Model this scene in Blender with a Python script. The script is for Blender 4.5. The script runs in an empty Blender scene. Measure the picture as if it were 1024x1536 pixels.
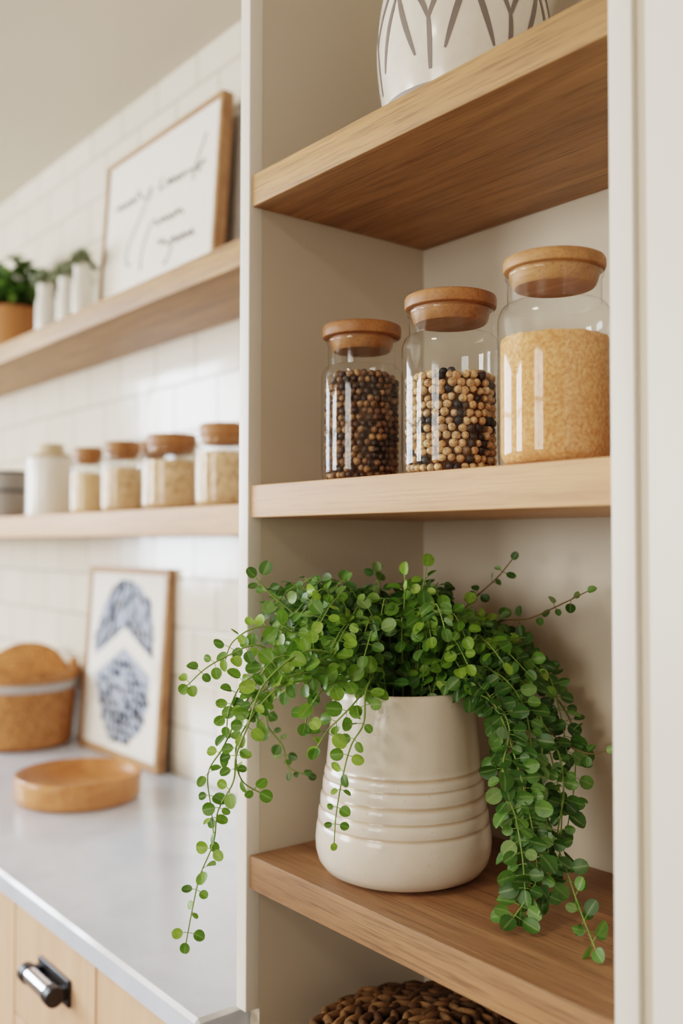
import bpy, bmesh, math, random
from mathutils import Vector, Matrix, noise
PI = math.pi
COL = bpy.context.scene.collection
# ------------------------------------------------------------------ helpers
class M:
    """collects geometry for ONE mesh object"""
    def __init__(s): s.v=[]; s.f=[]; s.mi=[]; s.uv=[]
    def face(s, idx, m=0, uv=None): s.f.append(tuple(idx)); s.mi.append(m); s.uv.append(uv)
    def box(s, x0,x1,y0,y1,z0,z1, m=0):
        b=len(s.v)
        s.v += [(x0,y0,z0),(x1,y0,z0),(x1,y1,z0),(x0,y1,z0),(x0,y0,z1),(x1,y0,z1),(x1,y1,z1),(x0,y1,z1)]
        for q in ((0,3,2,1),(4,5,6,7),(0,1,5,4),(1,2,6,5),(2,3,7,6),(3,0,4,7)): s.face([b+i for i in q], m)
        return s
    def lathe(s, prof, n=48, c=(0,0,0), m=0, cap0=False, cap1=False, mod=None):
        b=len(s.v); k=len(prof)
        for (r,z) in prof:
            for i in range(n):
                a=2*PI*i/n; rr=r if mod is None else mod(r,z,a)
                s.v.append((c[0]+rr*math.cos(a), c[1]+rr*math.sin(a), c[2]+z))
        for j in range(k-1):
            for i in range(n):
                i2=(i+1)%n
                s.face((b+j*n+i, b+j*n+i2, b+(j+1)*n+i2, b+(j+1)*n+i), m)
        if cap0: s.face([b+i for i in range(n-1,-1,-1)], m)
        if cap1: s.face([b+(k-1)*n+i for i in range(n)], m)
        return s
    def tube(s, pts, r, n=6, m=0):
        pts=[Vector(p) for p in pts]; b=len(s.v); k=len(pts)
        up=Vector((.13,.21,.97)).normalized()
        for j,p in enumerate(pts):
            t=(pts[min(j+1,k-1)]-pts[max(j-1,0)])
            t=t.normalized() if t.length>1e-9 else Vector((0,0,1))
            a=t.cross(up)
            if a.length<.05: a=t.cross(Vector((1,0,0)))
            a.normalize(); c=t.cross(a)
            rr=r if not callable(r) else r(j/(k-1))
            for i in range(n):
                q=2*PI*i/n; w=p+a*(rr*math.cos(q))+c*(rr*math.sin(q)); s.v.append(tuple(w))
        for j in range(k-1):
            for i in range(n):
                i2=(i+1)%n; s.face((b+j*n+i,b+j*n+i2,b+(j+1)*n+i2,b+(j+1)*n+i), m)
        s.face([b+i for i in range(n-1,-1,-1)], m); s.face([b+(k-1)*n+i for i in range(n)], m)
        return s
    def blob(s, c, rx, ry, rz, rot=None, n=8, k=6, m=0):
        b=len(s.v); c=Vector(c); rot=rot or Matrix.Identity(3)
        s.v.append(tuple(c+rot@Vector((0,0,-rz))))
        for j in range(1,k):
            t=-PI/2+PI*j/k
            for i in range(n):
                a=2*PI*i/n
                s.v.append(tuple(c+rot@Vector((rx*math.cos(t)*math.cos(a),ry*math.cos(t)*math.sin(a),rz*math.sin(t)))))
        s.v.append(tuple(c+rot@Vector((0,0,rz)))); e=len(s.v)-1
        for i in range(n):
            i2=(i+1)%n
            s.face((b,b+1+i2,b+1+i),m)
            for j in range(k-2):
                s.face((b+1+j*n+i,b+1+j*n+i2,b+1+(j+1)*n+i2,b+1+(j+1)*n+i),m)
            s.face((e,b+1+(k-2)*n+i,b+1+(k-2)*n+i2),m)
        return s
    def leaf(s, pos, d, nrm, size, rng, m=0, cup=.22, aspect=.92, tip=.0):
        """a rounded leaf blade with a crease along its midrib"""
        d=Vector(d).normalized(); nrm=Vector(nrm); nrm=nrm-d*nrm.dot(d)
        if nrm.length<1e-4: nrm=d.orthogonal()
        nrm.normalize(); sd=d.cross(nrm)
        b=len(s.v); R=6; bend=rng.uniform(-.25,.35)
        rows=[]
        for j in range(R+1):
            t=j/R; tt=.5-.5*math.cos(PI*t)
            w=.5*size*aspect*math.sqrt(max(0,1-(2*tt-1)**2))*(1-tip*tt)
            y=tt*size; zc=-bend*size*tt*tt
            row=[]
            if j in (0,R):
                s.v.append(tuple(Vector(pos)+d*y+nrm*zc)); row=[len(s.v)-1]*5
            else:
                for q in (-1,-.55,0,.55,1):
                    z=zc+cup*size*.5*(abs(q)**1.6)*(w/(.5*size))
                    s.v.append(tuple(Vector(pos)+d*y+sd*(w*q)+nrm*z)); row.append(len(s.v)-1)
            rows.append((row,tt))
        for j in range(R):
            (r0,t0),(r1,t1)=rows[j],rows[j+1]
            for q in range(4):
                ids=[r0[q],r0[q+1],r1[q+1],r1[q]]; uv=[(q/4,t0),((q+1)/4,t0),((q+1)/4,t1),(q/4,t1)]
                I=[];U=[]
                for a_,u_ in zip(ids,uv):
                    if a_ not in I: I.append(a_);U.append(u_)
                if len(I)>2: s.face(I,m,U)
        return s
    def build(s, name, mats, parent=None, loc=(0,0,0), smooth=35, bevel=0, rot=None, bevel_mat=-1):
        me=bpy.data.meshes.new(name); me.from_pydata(s.v,[],s.f)
        if not isinstance(mats,(list,tuple)): mats=[mats]
        for m in mats: me.materials.append(m)
        me.polygons.foreach_set('material_index', s.mi)
        if any(u is not None for u in s.uv):
            l=me.uv_layers.new(name='UVMap'); fl=[]
            for f,u in zip(s.f,s.uv):
                for q in (u if u is not None else [(0,0)]*len(f)): fl+= [q[0],q[1]]
            l.data.foreach_set('uv', fl)
        if bevel:
            bm=bmesh.new(); bm.from_mesh(me)
            ed=[e for e in bm.edges if len(e.link_faces)==2 and e.calc_face_angle(0)>.6]
            bmesh.ops.bevel(bm,geom=ed,offset=bevel,segments=3 if bevel_mat<0 else 1,profile=.6,affect='EDGES',clamp_overlap=True,material=bevel_mat)
            bm.to_mesh(me); bm.free()
        me.update()
        if smooth is not None:
            me.shade_smooth()
            if smooth<180: me.set_sharp_from_angle(angle=math.radians(smooth))
        o=bpy.data.objects.new(name,me); COL.objects.link(o); o.location=loc
        if rot: o.rotation_euler=rot
        if parent: o.parent=parent
        return o
def thing(name,label,cat,loc=(0,0,0),rot=(0,0,0),group=None):
    o=bpy.data.objects.new(name,None); COL.objects.link(o); o.location=loc; o.rotation_euler=rot
    o.empty_display_size=.05
    return tag(o,label,cat,group)
def tag(o,label,cat,group=None,kind=None):
    o['label']=label; o['category']=cat
    if group: o['group']=group
    if kind: o['kind']=kind
    return o
def struct(o): o['kind']='structure'; return o
def copy_thing(root,loc,label,rot=None):
    r=root.copy(); COL.objects.link(r); r.location=loc; r['label']=label
    if rot is not None: r.rotation_euler=rot
    for ch in list(root.children):
        c=ch.copy(); COL.objects.link(c); c.parent=r
        for g in list(ch.children):
            d=g.copy(); COL.objects.link(d); d.parent=c
    return r
def spline(pts,k=8):
    P=[Vector(p) for p in pts]; out=[]
    for i in range(len(P)-1):
        p0=P[max(i-1,0)];p1=P[i];p2=P[i+1];p3=P[min(i+2,len(P)-1)]
        for j in range(k):
            t=j/k
            out.append(.5*((2*p1)+(p2-p0)*t+(2*p0-5*p1+4*p2-p3)*t*t+(3*p1-p0-3*p2+p3)*t**3))
    out.append(P[-1]); return out

# ------------------------------------------------------------------ materials
def srgb(r,g,b):
    f=lambda c:(c/255/12.92) if c/255<=.04045 else ((c/255+.055)/1.055)**2.4
    return (f(r),f(g),f(b),1)
class NT:
    def __init__(s,name):
        s.m=bpy.data.materials.new(name); s.m.use_nodes=True; s.t=s.m.node_tree; s.t.nodes.clear()
        s.out=s.t.nodes.new('ShaderNodeOutputMaterial')
    def n(s,typ,**kw):
        nd=s.t.nodes.new('ShaderNode'+typ)
        for k,v in kw.items():
            if k.startswith('i_'):
                key=k[2:].replace('_',' '); nd.inputs[key].default_value=v
            else: setattr(nd,k,v)
        return nd
    def l(s,a,b): s.t.links.new(a,b)
    def ramp(s,fac,stops):
        r=s.n('ValToRGB'); e=r.color_ramp.elements
        while len(e)<len(stops): e.new(.5)
        for q,(p,c) in zip(e,stops): q.position=p; q.color=c
        s.l(fac,r.inputs[0]); return r.outputs[0]
    def coord(s,scale=(1,1,1),loc=(0,0,0),which='Object'):
        t=s.n('TexCoord'); mp=s.n('Mapping'); mp.inputs['Scale'].default_value=scale; mp.inputs['Location'].default_value=loc
        s.l(t.outputs[which],mp.inputs[0]); return mp.outputs[0]
    def noise(s,vec,scale,detail=4,rough=.55,dist=0):
        n_=s.n('TexNoise'); n_.inputs['Scale'].default_value=scale; n_.inputs['Detail'].default_value=detail
        n_.inputs['Roughness'].default_value=rough; n_.inputs['Distortion'].default_value=dist
        s.l(vec,n_.inputs['Vector']); return n_.outputs['Fac']
    def mix(s,a,b,fac,mode='MIX'):
        x=s.n('Mix',data_type='RGBA',blend_type=mode)
        for v,i in ((fac,0),(a,6),(b,7)):
            if hasattr(v,'is_linked') or hasattr(v,'links'): s.l(v,x.inputs[i])
            else: x.inputs[i].default_value=v
        return x.outputs[2]
    def bump(s,h,strength=.3,dist=.002):
        b=s.n('Bump'); b.inputs['Strength'].default_value=strength; b.inputs['Distance'].default_value=dist
        s.l(h,b.inputs['Height']); return b.outputs[0]
    def bsdf(s,color,rough=.5,spec=.5,metal=0,normal=None,coat=0,**kw):
        p=s.n('BsdfPrincipled')
        for v,i in ((color,'Base Color'),(rough,'Roughness')):
            if hasattr(v,'links'): s.l(v,p.inputs[i])
            else: p.inputs[i].default_value=v
        p.inputs['Specular IOR Level'].default_value=spec; p.inputs['Metallic'].default_value=metal
        p.inputs['Coat Weight'].default_value=coat; p.inputs['Coat Roughness'].default_value=.08
        if normal is not None: s.l(normal,p.inputs['Normal'])
        for k,v in kw.items(): p.inputs[k].default_value=v
        s.l(p.outputs[0],s.out.inputs[0]); return p
def paint(name,c,rough=.45,spec=.4,bump=.03,sc=60):
    t=NT(name); v=t.coord(); h=t.noise(v,sc,3)
    col=t.mix(c,tuple(x*.94 for x in c[:3])+(1,),t.noise(v,3.1,3))
    t.bsdf(col,rough,spec,normal=t.bump(h,bump,.002)); return t.m
def wood(name,light,mid,dark,rough=.5,grain=1.0,axis=0,sc=1.0):
    """oak-like grain running along the given object axis"""
    t=NT(name); oi=t.n('ObjectInfo')
    tc=t.n('TexCoord'); add=t.n('VectorMath',operation='ADD'); t.l(tc.outputs['Object'],add.inputs[0])
    ml=t.n('VectorMath',operation='SCALE'); cx=t.n('CombineXYZ')
    t.l(oi.outputs['Random'],cx.inputs[0]);t.l(oi.outputs['Random'],cx.inputs[1]);t.l(oi.outputs['Random'],cx.inputs[2])
    t.l(cx.outputs[0],ml.inputs[0]); ml.inputs['Scale'].default_value=7.3; t.l(ml.outputs[0],add.inputs[1])
    def mp(a,b):
        m_=t.n('Mapping'); sc_=[b*sc]*3; sc_[axis]=a*sc; m_.inputs['Scale'].default_value=sc_; t.l(add.outputs[0],m_.inputs[0]); return m_.outputs[0]
    band=t.noise(mp(.9,11),1,3,.5,.6)
    fig=t.noise(mp(3,42),1,4,.6,.5)
    fine=t.noise(mp(9,330),1,3,.75)
    c=t.ramp(band,[(.3,mid),(.5,light),(.72,mid)])
    d=t.ramp(fig,[(.34,(0,0,0,1)),(.62,(1,1,1,1))])
    c=t.mix(c,dark,_inv(t,d,.42*grain))
    e=t.ramp(fine,[(.36,(0,0,0,1)),(.5,(1,1,1,1))])
    c=t.mix(c,dark,_inv(t,e,.55*grain))
    t.bsdf(c,rough,.35,normal=t.bump(fine,.25*grain,.0012)); return t.m
def _inv(t,col,amt):
    m_=t.n('MapRange'); m_.inputs['To Min'].default_value=amt; m_.inputs['To Max'].default_value=0
    t.l(col,m_.inputs['Value']); return m_.outputs[0]
def island_mat(name,stops,rough=.5,spec=.4,bumpsc=None,bumps=.3):
    t=NT(name); g=t.n('NewGeometry'); c=t.ramp(g.outputs['Random Per Island'],stops)
    for e in t.t.nodes:
        if e.type=='VALTORGB': e.color_ramp.interpolation='LINEAR'
    nr=None
    if bumpsc:
        v=t.coord(); h=t.noise(v,bumpsc,4); nr=t.bump(h,bumps,.001); c=t.mix(c,tuple(x*.5 for x in stops[0][1][:3])+(1,),t.ramp(h,[(.35,(.6,.6,.6,1)),(.6,(0,0,0,1))]))
    t.bsdf(c,rough,spec,normal=nr); return t.m
def glass(name,tint=(.97,.985,.98,1),edge=(.80,.80,.78,1)):
    """thin clear glass: see-through face-on, reflecting and darker at grazing angles"""
    t=NT(name); lw=t.n('LayerWeight'); lw.inputs['Blend'].default_value=.5
    pw=t.n('Math',operation='POWER'); t.l(lw.outputs['Facing'],pw.inputs[0]); pw.inputs[1].default_value=4.5
    fr=t.n('MapRange'); t.l(pw.outputs[0],fr.inputs['Value']); fr.inputs['To Min'].default_value=.045; fr.inputs['To Max'].default_value=.8
    tr=t.n('BsdfTransparent'); gl=t.n('BsdfGlossy'); gl.inputs['Roughness'].default_value=.02
    t.l(t.mix(tint,edge,t.ramp(lw.outputs['Facing'],[(.7,(0,0,0,1)),(1,(1,1,1,1))])),tr.inputs[0])
    mx=t.n('MixShader'); t.l(fr.outputs[0],mx.inputs[0]); t.l(tr.outputs[0],mx.inputs[1]); t.l(gl.outputs[0],mx.inputs[2])
    t.l(mx.outputs[0],t.out.inputs[0]); return t.m
def leaf_mat(name,stops,back,trans=.25,rough=.42,vein=(.5,.62,.3,1)):
    t=NT(name); g=t.n('NewGeometry'); c=t.ramp(g.outputs['Random Per Island'],stops)
    uv=t.n('UVMap'); sx=t.n('SeparateXYZ'); t.l(uv.outputs[0],sx.inputs[0])
    a=t.n('Math',operation='SUBTRACT'); t.l(sx.outputs[0],a.inputs[0]); a.inputs[1].default_value=.5
    b=t.n('Math',operation='ABSOLUTE'); t.l(a.outputs[0],b.inputs[0])
    rib=t.ramp(b.outputs[0],[(0,(.22,.22,.22,1)),(.09,(0,0,0,1))])
    c=t.mix(c,vein,rib)
    v=t.coord(); c=t.mix(c,tuple(x*.55 for x in stops[0][1][:3])+(1,),t.ramp(t.noise(v,160,2),[(.5,(0,0,0,1)),(.9,(.6,.6,.6,1))]))
    c2=t.mix(c,back,.55); cc=t.mix(c,c2,g.outputs['Backfacing'])
    p=t.n('BsdfPrincipled'); t.l(cc,p.inputs['Base Color']); p.inputs['Roughness'].default_value=rough; p.inputs['Specular IOR Level'].default_value=.4
    tl=t.n('BsdfTranslucent'); t.l(t.mix(cc,(.35,.6,.05,1),.35),tl.inputs[0])
    mx=t.n('MixShader'); mx.inputs[0].default_value=trans; t.l(p.outputs[0],mx.inputs[1]); t.l(tl.outputs[0],mx.inputs[2])
    t.l(mx.outputs[0],t.out.inputs[0]); return t.m

W_={}
W_['white']=paint('white_lacquer',srgb(233,227,217),.38,.45,.02)
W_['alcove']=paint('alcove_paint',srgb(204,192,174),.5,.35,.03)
W_['ceiling']=paint('ceiling_paint',srgb(216,204,186),.8,.2,.05,90)
W_['plaster']=paint('plaster_paint',srgb(186,172,152),.8,.2,.05,90)
W_['oak']=wood('oiled_oak',srgb(184,141,96),srgb(162,119,77),srgb(96,68,44),.48,1.0)
W_['oak_pale']=wood('pale_oak',srgb(208,162,122),srgb(192,145,105),srgb(140,98,66),.5,.55)
W_['oak_brown']=wood('brown_oak',srgb(164,122,88),srgb(141,101,71),srgb(84,60,42),.46,1.0)
W_['cab']=wood('cabinet_oak',srgb(224,184,154),srgb(212,170,139),srgb(178,134,104),.5,.4,axis=2)
W_['frame']=wood('frame_oak',srgb(178,136,98),srgb(156,112,76),srgb(106,70,42),.5,.6)
W_['lid']=wood('lid_acacia',srgb(176,122,76),srgb(152,100,58),srgb(102,62,34),.45,.8,sc=1.3)
W_['bamboo']=wood('bamboo_lid',srgb(186,134,86),srgb(166,114,68),srgb(116,74,42),.5,.9,sc=1.4)
W_['tray']=wood('tray_wood',srgb(200,138,90),srgb(180,116,70),srgb(130,78,44),.32,.5,sc=1.2)
W_['glass']=glass('clear_glass')
def tile_mat():
    t=NT('square_white_tiles'); tc=t.n('TexCoord'); sp=t.n('SeparateXYZ'); t.l(tc.outputs['Object'],sp.inputs[0])
    cb=t.n('CombineXYZ')
    ax=t.n('Math',operation='ADD'); ax.inputs[1].default_value=10.0*.205+1.06-.1025; t.l(sp.outputs[0],ax.inputs[0])
    ay=t.n('Math',operation='ADD'); ay.inputs[1].default_value=.160+.1211*20; t.l(sp.outputs[2],ay.inputs[0])
    t.l(ax.outputs[0],cb.inputs[0]); t.l(ay.outputs[0],cb.inputs[1])
    b=t.n('TexBrick'); t.l(cb.outputs[0],b.inputs['Vector'])
    for k,v in (('Scale',1),('Mortar Size',.0042),('Mortar Smooth',.6),('Brick Width',.205),('Row Height',.1211)): b.inputs[k].default_value=v
    b.offset=.5; b.offset_frequency=2
    b.inputs['Color1'].default_value=srgb(222,213,198); b.inputs['Color2'].default_value=srgb(214,205,189); b.inputs['Mortar'].default_value=srgb(172,162,146)
    inv=t.n('Math',operation='SUBTRACT'); inv.inputs[0].default_value=1; t.l(b.outputs['Fac'],inv.inputs[1])
    wav=t.noise(t.coord((9,9,9)),1,2)
    hs=t.n('Math',operation='MULTIPLY_ADD'); t.l(wav,hs.inputs[0]); hs.inputs[1].default_value=.9; t.l(inv.outputs[0],hs.inputs[2])
    t.bsdf(b.outputs['Color'],.13,.5,normal=t.bump(hs.outputs[0],.35,.004)); return t.m
W_['tile']=tile_mat()
def stone():
    t=NT('pale_grey_quartz'); v=t.coord(); a=t.noise(v,5,5,.6,.8); b=t.noise(v,140,2)
    c=t.ramp(a,[(.3,srgb(194,204,218)),(.6,srgb(212,221,234)),(.8,srgb(203,212,226))])
    c=t.mix(c,srgb(188,196,209),t.ramp(b,[(.55,(0,0,0,1)),(.75,(.35,.35,.35,1))]))
    t.bsdf(c,.17,.6,normal=t.bump(b,.02,.001)); return t.m
W_['stone']=stone()
W_['edge']=paint('polished_edge_highlight',srgb(232,235,240),.07,.7,0)  # polished bevel, whiter than the worktop to paint in a bright edge highlight
def pot_mat():
    t=NT('cream_stoneware_glaze'); tc=t.n('TexCoord'); sp=t.n('SeparateXYZ'); t.l(tc.outputs['Object'],sp.inputs[0])
    mr=t.n('MapRange'); mr.inputs['From Min'].default_value=0; mr.inputs['From Max'].default_value=.215; t.l(sp.outputs[2],mr.inputs[0])
    wob=t.noise(t.coord((6,6,25)),1,3); ad=t.n('Math',operation='MULTIPLY_ADD'); t.l(wob,ad.inputs[0]); ad.inputs[1].default_value=.012; t.l(mr.outputs[0],ad.inputs[2])
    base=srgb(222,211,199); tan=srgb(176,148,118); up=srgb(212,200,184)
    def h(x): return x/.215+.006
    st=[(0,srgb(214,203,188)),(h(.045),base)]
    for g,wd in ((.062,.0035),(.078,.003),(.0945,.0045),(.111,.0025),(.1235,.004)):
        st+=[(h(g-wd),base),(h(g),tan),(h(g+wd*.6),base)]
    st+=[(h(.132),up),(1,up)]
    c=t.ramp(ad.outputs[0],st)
    v=t.coord(); c=t.mix(c,srgb(150,128,104),t.ramp(t.noise(v,190,2),[(.68,(0,0,0,1)),(.8,(.5,.5,.5,1))]))
    c=t.mix(c,srgb(205,190,172),t.ramp(t.noise(v,12,4),[(.45,(0,0,0,1)),(.8,(.5,.5,.5,1))]))
    t.bsdf(c,.24,.5,normal=t.bump(t.noise(t.coord((14,14,90)),1,3),.05,.002),coat=.35); return t.m
W_['pot']=pot_mat()
def simple(name,c,rough=.5,spec=.5,metal=0,bump=0,sc=80,coat=0):
    t=NT(name); v=t.coord(); h=t.noise(v,sc,3)
    col=t.mix(c,tuple(x*.85 for x in c[:3])+(1,),h)
    t.bsdf(col,rough,spec,metal,normal=t.bump(h,bump,.002) if bump else None,coat=coat); return t.m
W_['soil']=simple('dark_soil',srgb(46,36,28),.95,.1,0,.8,120)
W_['paper']=simple('warm_white_paper',srgb(240,235,225),.7,.2)
W_['ink']=simple('grey_ink',srgb(96,90,86),.8,.1)
W_['vase']=simple('ivory_glaze',srgb(232,224,211),.22,.5,coat=.3)
W_['vase_line']=simple('grey_slip',srgb(122,112,106),.4,.4)
W_['vase_base']=simple('grey_unglazed_clay',srgb(158,148,142),.7,.3)
W_['chrome']=simple('polished_chrome',srgb(225,228,235),.12,.5,1)
W_['black']=simple('black_iron',srgb(22,22,24),.4,.5,0)
W_['slate']=simple('dark_slate',srgb(196,186,176),.7,.3,0,.2,40)
W_['ceramic']=simple('white_ceramic',srgb(236,231,222),.25,.5,coat=.3)
W_['greyware']=simple('grey_stoneware',srgb(150,147,142),.4,.4,0,.1,60)
W_['greydark']=simple('dark_rim_glaze',srgb(92,90,88),.35,.4)
W_['tan_pot']=simple('tan_leather_planter',srgb(176,118,70),.6,.3,0,.3,120)
W_['cork']=simple('pale_cork',srgb(206,184,156),.8,.2,0,.3,150)
W_['blue_grey']=simple('blue_grey_ink',srgb(164,174,190),.8,.1,0,0,60)
W_['navy']=simple('charcoal_navy_ink',srgb(36,40,52),.8,.1)
W_['band']=simple('grey_cotton_band',srgb(186,180,176),.8,.2,0,.2,200)
W_['floor']=wood('floor_walnut',srgb(96,72,52),srgb(84,62,44),srgb(56,40,28),.5,.6)
def speckle(name,a,b,c_,sc=260):
    t=NT(name); v=t.coord(); n1=t.noise(v,sc,3,.7); n2=t.noise(v,sc*.22,3)
    c=t.ramp(n1,[(.32,c_),(.5,a),(.68,b)]); c=t.mix(c,c_,t.ramp(n2,[(.5,(0,0,0,1)),(.75,(.5,.5,.5,1))]))
    t.bsdf(c,.75,.2,normal=t.bump(n1,.7,.002)); return t.m
W_['grain']=speckle('golden_ground_grain',srgb(224,164,110),srgb(238,190,142),srgb(200,134,84))
W_['oats']=speckle('pale_rolled_oats',srgb(224,188,150),srgb(236,208,176),srgb(176,132,94),70)
W_['flour']=speckle('pale_flour',srgb(232,200,160),srgb(240,214,180),srgb(214,176,132),120)
W_['weave']=speckle('seagrass_weave',srgb(184,124,76),srgb(204,150,102),srgb(118,74,42),120)
W_['bean_core']=simple('bean_core',srgb(96,70,48),.8,.2)
W_['bean_mixed']=island_mat('mixed_chickpeas',[(0,srgb(40,38,42)),(.2,srgb(58,54,58)),(.23,srgb(232,194,150)),(.6,srgb(222,178,132)),(.8,srgb(204,156,110)),(.92,srgb(240,208,168)),(1,srgb(150,110,78))],.5,.35,300,.25)
W_['bean_dark']=island_mat('dark_mixed_beans',[(0,srgb(54,38,34)),(.35,srgb(76,52,42)),(.41,srgb(148,104,68)),(.65,srgb(112,78,56)),(.88,srgb(180,136,92)),(1,srgb(88,62,50))],.5,.35,300,.25)
W_['braid']=island_mat('braided_hyacinth',[(0,srgb(88,64,42)),(.5,srgb(122,90,58)),(.8,srgb(146,110,72)),(1,srgb(68,48,32))],.75,.2,90,.6)
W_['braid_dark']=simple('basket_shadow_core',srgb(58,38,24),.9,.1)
W_['leaf']=leaf_mat('plant_leaf',[(0,srgb(54,92,28)),(.35,srgb(86,128,40)),(.7,srgb(110,148,48)),(.92,srgb(128,164,58)),(1,srgb(142,174,76))],srgb(150,180,120))
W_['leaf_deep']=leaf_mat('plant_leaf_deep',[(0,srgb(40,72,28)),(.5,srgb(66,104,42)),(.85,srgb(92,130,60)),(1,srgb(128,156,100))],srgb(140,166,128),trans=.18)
W_['leaf_far']=leaf_mat('herb_leaf',[(0,srgb(30,54,16)),(.6,srgb(54,86,26)),(1,srgb(84,116,42))],srgb(90,120,60),trans=.2)
W_['sage']=leaf_mat('sage_leaf',[(0,srgb(92,104,80)),(.6,srgb(120,132,104)),(1,srgb(142,150,124))],srgb(140,146,124),trans=.1)
W_['stem']=simple('green_stem',srgb(122,150,72),.5,.3)
W_['stem_brown']=simple('brown_stem',srgb(110,92,54),.6,.3)
# ------------------------------------------------------------------ key dimensions (metres; z=0 is the top of the middle alcove shelf)
W=.532; YS=.004; YB=.297; YW=.537; ZT=1.130; ZF=-1.56; ZC=-.641
Z1,Z2,Z3=.387,0.0,-.4514; T=.04
XL,XR,YN=-3.8,3.0,-4.0
rng=random.Random(7)
# ------------------------------------------------------------------ the room
struct(M().box(XL-.1,XR+.1,YN-.1,YW+.1,ZF-.1,ZF).build('floor',W_['floor'],smooth=None))
struct(M().box(XL-.1,XR+.1,YN-.1,YW+.1,ZT,ZT+.1).build('ceiling',W_['ceiling'],smooth=None))
struct(M().box(XL-.1,XR+.1,YW,YW+.1,ZF,ZT).build('wall_back',W_['tile'],smooth=None))
struct(M().box(XR,XR+.1,YN,YW,ZF,ZT).build('wall_right',W_['plaster'],smooth=None))
w1=(-2.9,-.7,-.35,1.02)      # opening in the left wall: y0,y1,z0,z1
w=M()
w.box(XL-.1,XL,YN,w1[0],ZF,ZT).box(XL-.1,XL,w1[1],YW,ZF,ZT).box(XL-.1,XL,w1[0],w1[1],ZF,w1[2]).box(XL-.1,XL,w1[0],w1[1],w1[3],ZT)
struct(w.build('wall_left',W_['plaster'],smooth=None))
w2=(-3.3,-1.8,-.35,1.02)      # openings in the wall behind the camera: x0,x1,z0,z1
w3=(.3,1.7,-.35,1.02)
w=M()
for a,b in ((XL,w2[0]),(w2[1],w3[0]),(w3[1],XR)): w.box(a,b,YN-.1,YN,ZF,ZT)
for q in (w2,w3): w.box(q[0],q[1],YN-.1,YN,ZF,q[2]).box(q[0],q[1],YN-.1,YN,q[3],ZT)
struct(w.build('wall_front',W_['plaster'],smooth=None))
def window(name,q,side,cols):
    m=M(); fr=.05
    a0,a1,z0,z1=q
    def bar(a,b,c,d):
        if side=='x': m.box(XL-.07,XL-.03,a,b,c,d)
        else: m.box(a,b,YN-.07,YN-.03,c,d)
    bar(a0,a0+fr,z0,z1);bar(a1-fr,a1,z0,z1);bar(a0+fr,a1-fr,z0,z0+fr);bar(a0+fr,a1-fr,z1-fr,z1)
    for i in range(1,cols):
        x=a0+(a1-a0)*i/cols; bar(x-.025,x+.025,z0+fr,z1-fr)
    zm=z0+(z1-z0)*.62; bar(a0+fr,a1-fr,zm-.015,zm+.015)
    return struct(m.build(name,W_['white'],smooth=None))
window('window_1',w1,'x',3); window('window_2',w2,'y',2); window('window_3',w3,'y',2)
# ------------------------------------------------------------------ built-in cabinet with the open alcove
cab=thing('shelving_cabinet','tall white painted built-in cabinet with an open shelved alcove and a door at right','cabinet',(0,0,ZF))
h=ZT-ZF
def cpart(name,x0,x1,y0,y1,z0,z1,mat,bev=.0015):
    return M().box(x0,x1,y0,y1,z0-ZF,z1-ZF).build(name,mat,cab,bevel=bev)
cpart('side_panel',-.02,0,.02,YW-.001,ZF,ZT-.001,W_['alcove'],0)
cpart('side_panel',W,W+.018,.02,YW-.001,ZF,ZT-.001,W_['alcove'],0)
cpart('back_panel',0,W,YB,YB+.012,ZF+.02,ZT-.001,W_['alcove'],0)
cpart('stile',-.0205,0,0,.02,ZC+.001,ZT-.001,W_['white'])
cpart('stile',W,W+.0225,0,.02,ZF,ZT-.001,W_['white'])
cpart('bead',W+.0225,W+.0335,.005,.02,ZF,ZT-.001,W_['alcove'])
cpart('door',W+.035,W+.50,-.001,.02,ZF,ZT-.002,W_['white'],.0025)
cpart('side_panel',W+.50,W+.52,0,YW-.001,ZF,ZT-.001,W_['white'])
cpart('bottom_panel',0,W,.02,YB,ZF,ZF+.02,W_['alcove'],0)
# ------------------------------------------------------------------ shelves
def shelf(x0,x1,y0,y1,zt,t,mat,label,group):
    o=M().box(x0,x1,y0,y1,-t,0).build('oak_shelf',mat,bevel=.002,loc=(0,0,zt))
    return tag(o,label,'shelf',group)
G='oak shelves of the alcove'
e=.0008
shelf(e,W-e,YS,YB-e,Z1,T,W_['oak'],'thick oak shelf at the top of the alcove, under the patterned vase',G)
shelf(e,W-e,YS,YB-e,Z2,T,W_['oak_pale'],'thick oak shelf in the middle of the alcove carrying three large glass jars',G)
shelf(e,W-e,YS,YB-e,Z3,T,W_['oak_brown'],'thick brown oak shelf at the bottom of the alcove under the potted plant',G)
ZB=-.88
o=M().box(e,W-e,YS+.02,YB-e,-.02,0).build('cabinet_shelf',W_['alcove'],bevel=.001,loc=(0,0,ZB))
tag(o,'white lower shelf board of the alcove under the braided basket','shelf')
G='oak floating shelves on the tiled wall'
YK=.303; ZU,ZL=.4893,-.001
shelf(-2.7,-.0215,YK,YW-.001,ZU,.052,W_['oak'],'upper oak floating shelf on the tiled wall, under the lettered sign',G)
shelf(-2.7,-.0215,YK,YW-.001,ZL,.056,W_['oak_pale'],'lower oak floating shelf on the tiled wall carrying small wood-lidded jars',G)
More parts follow.
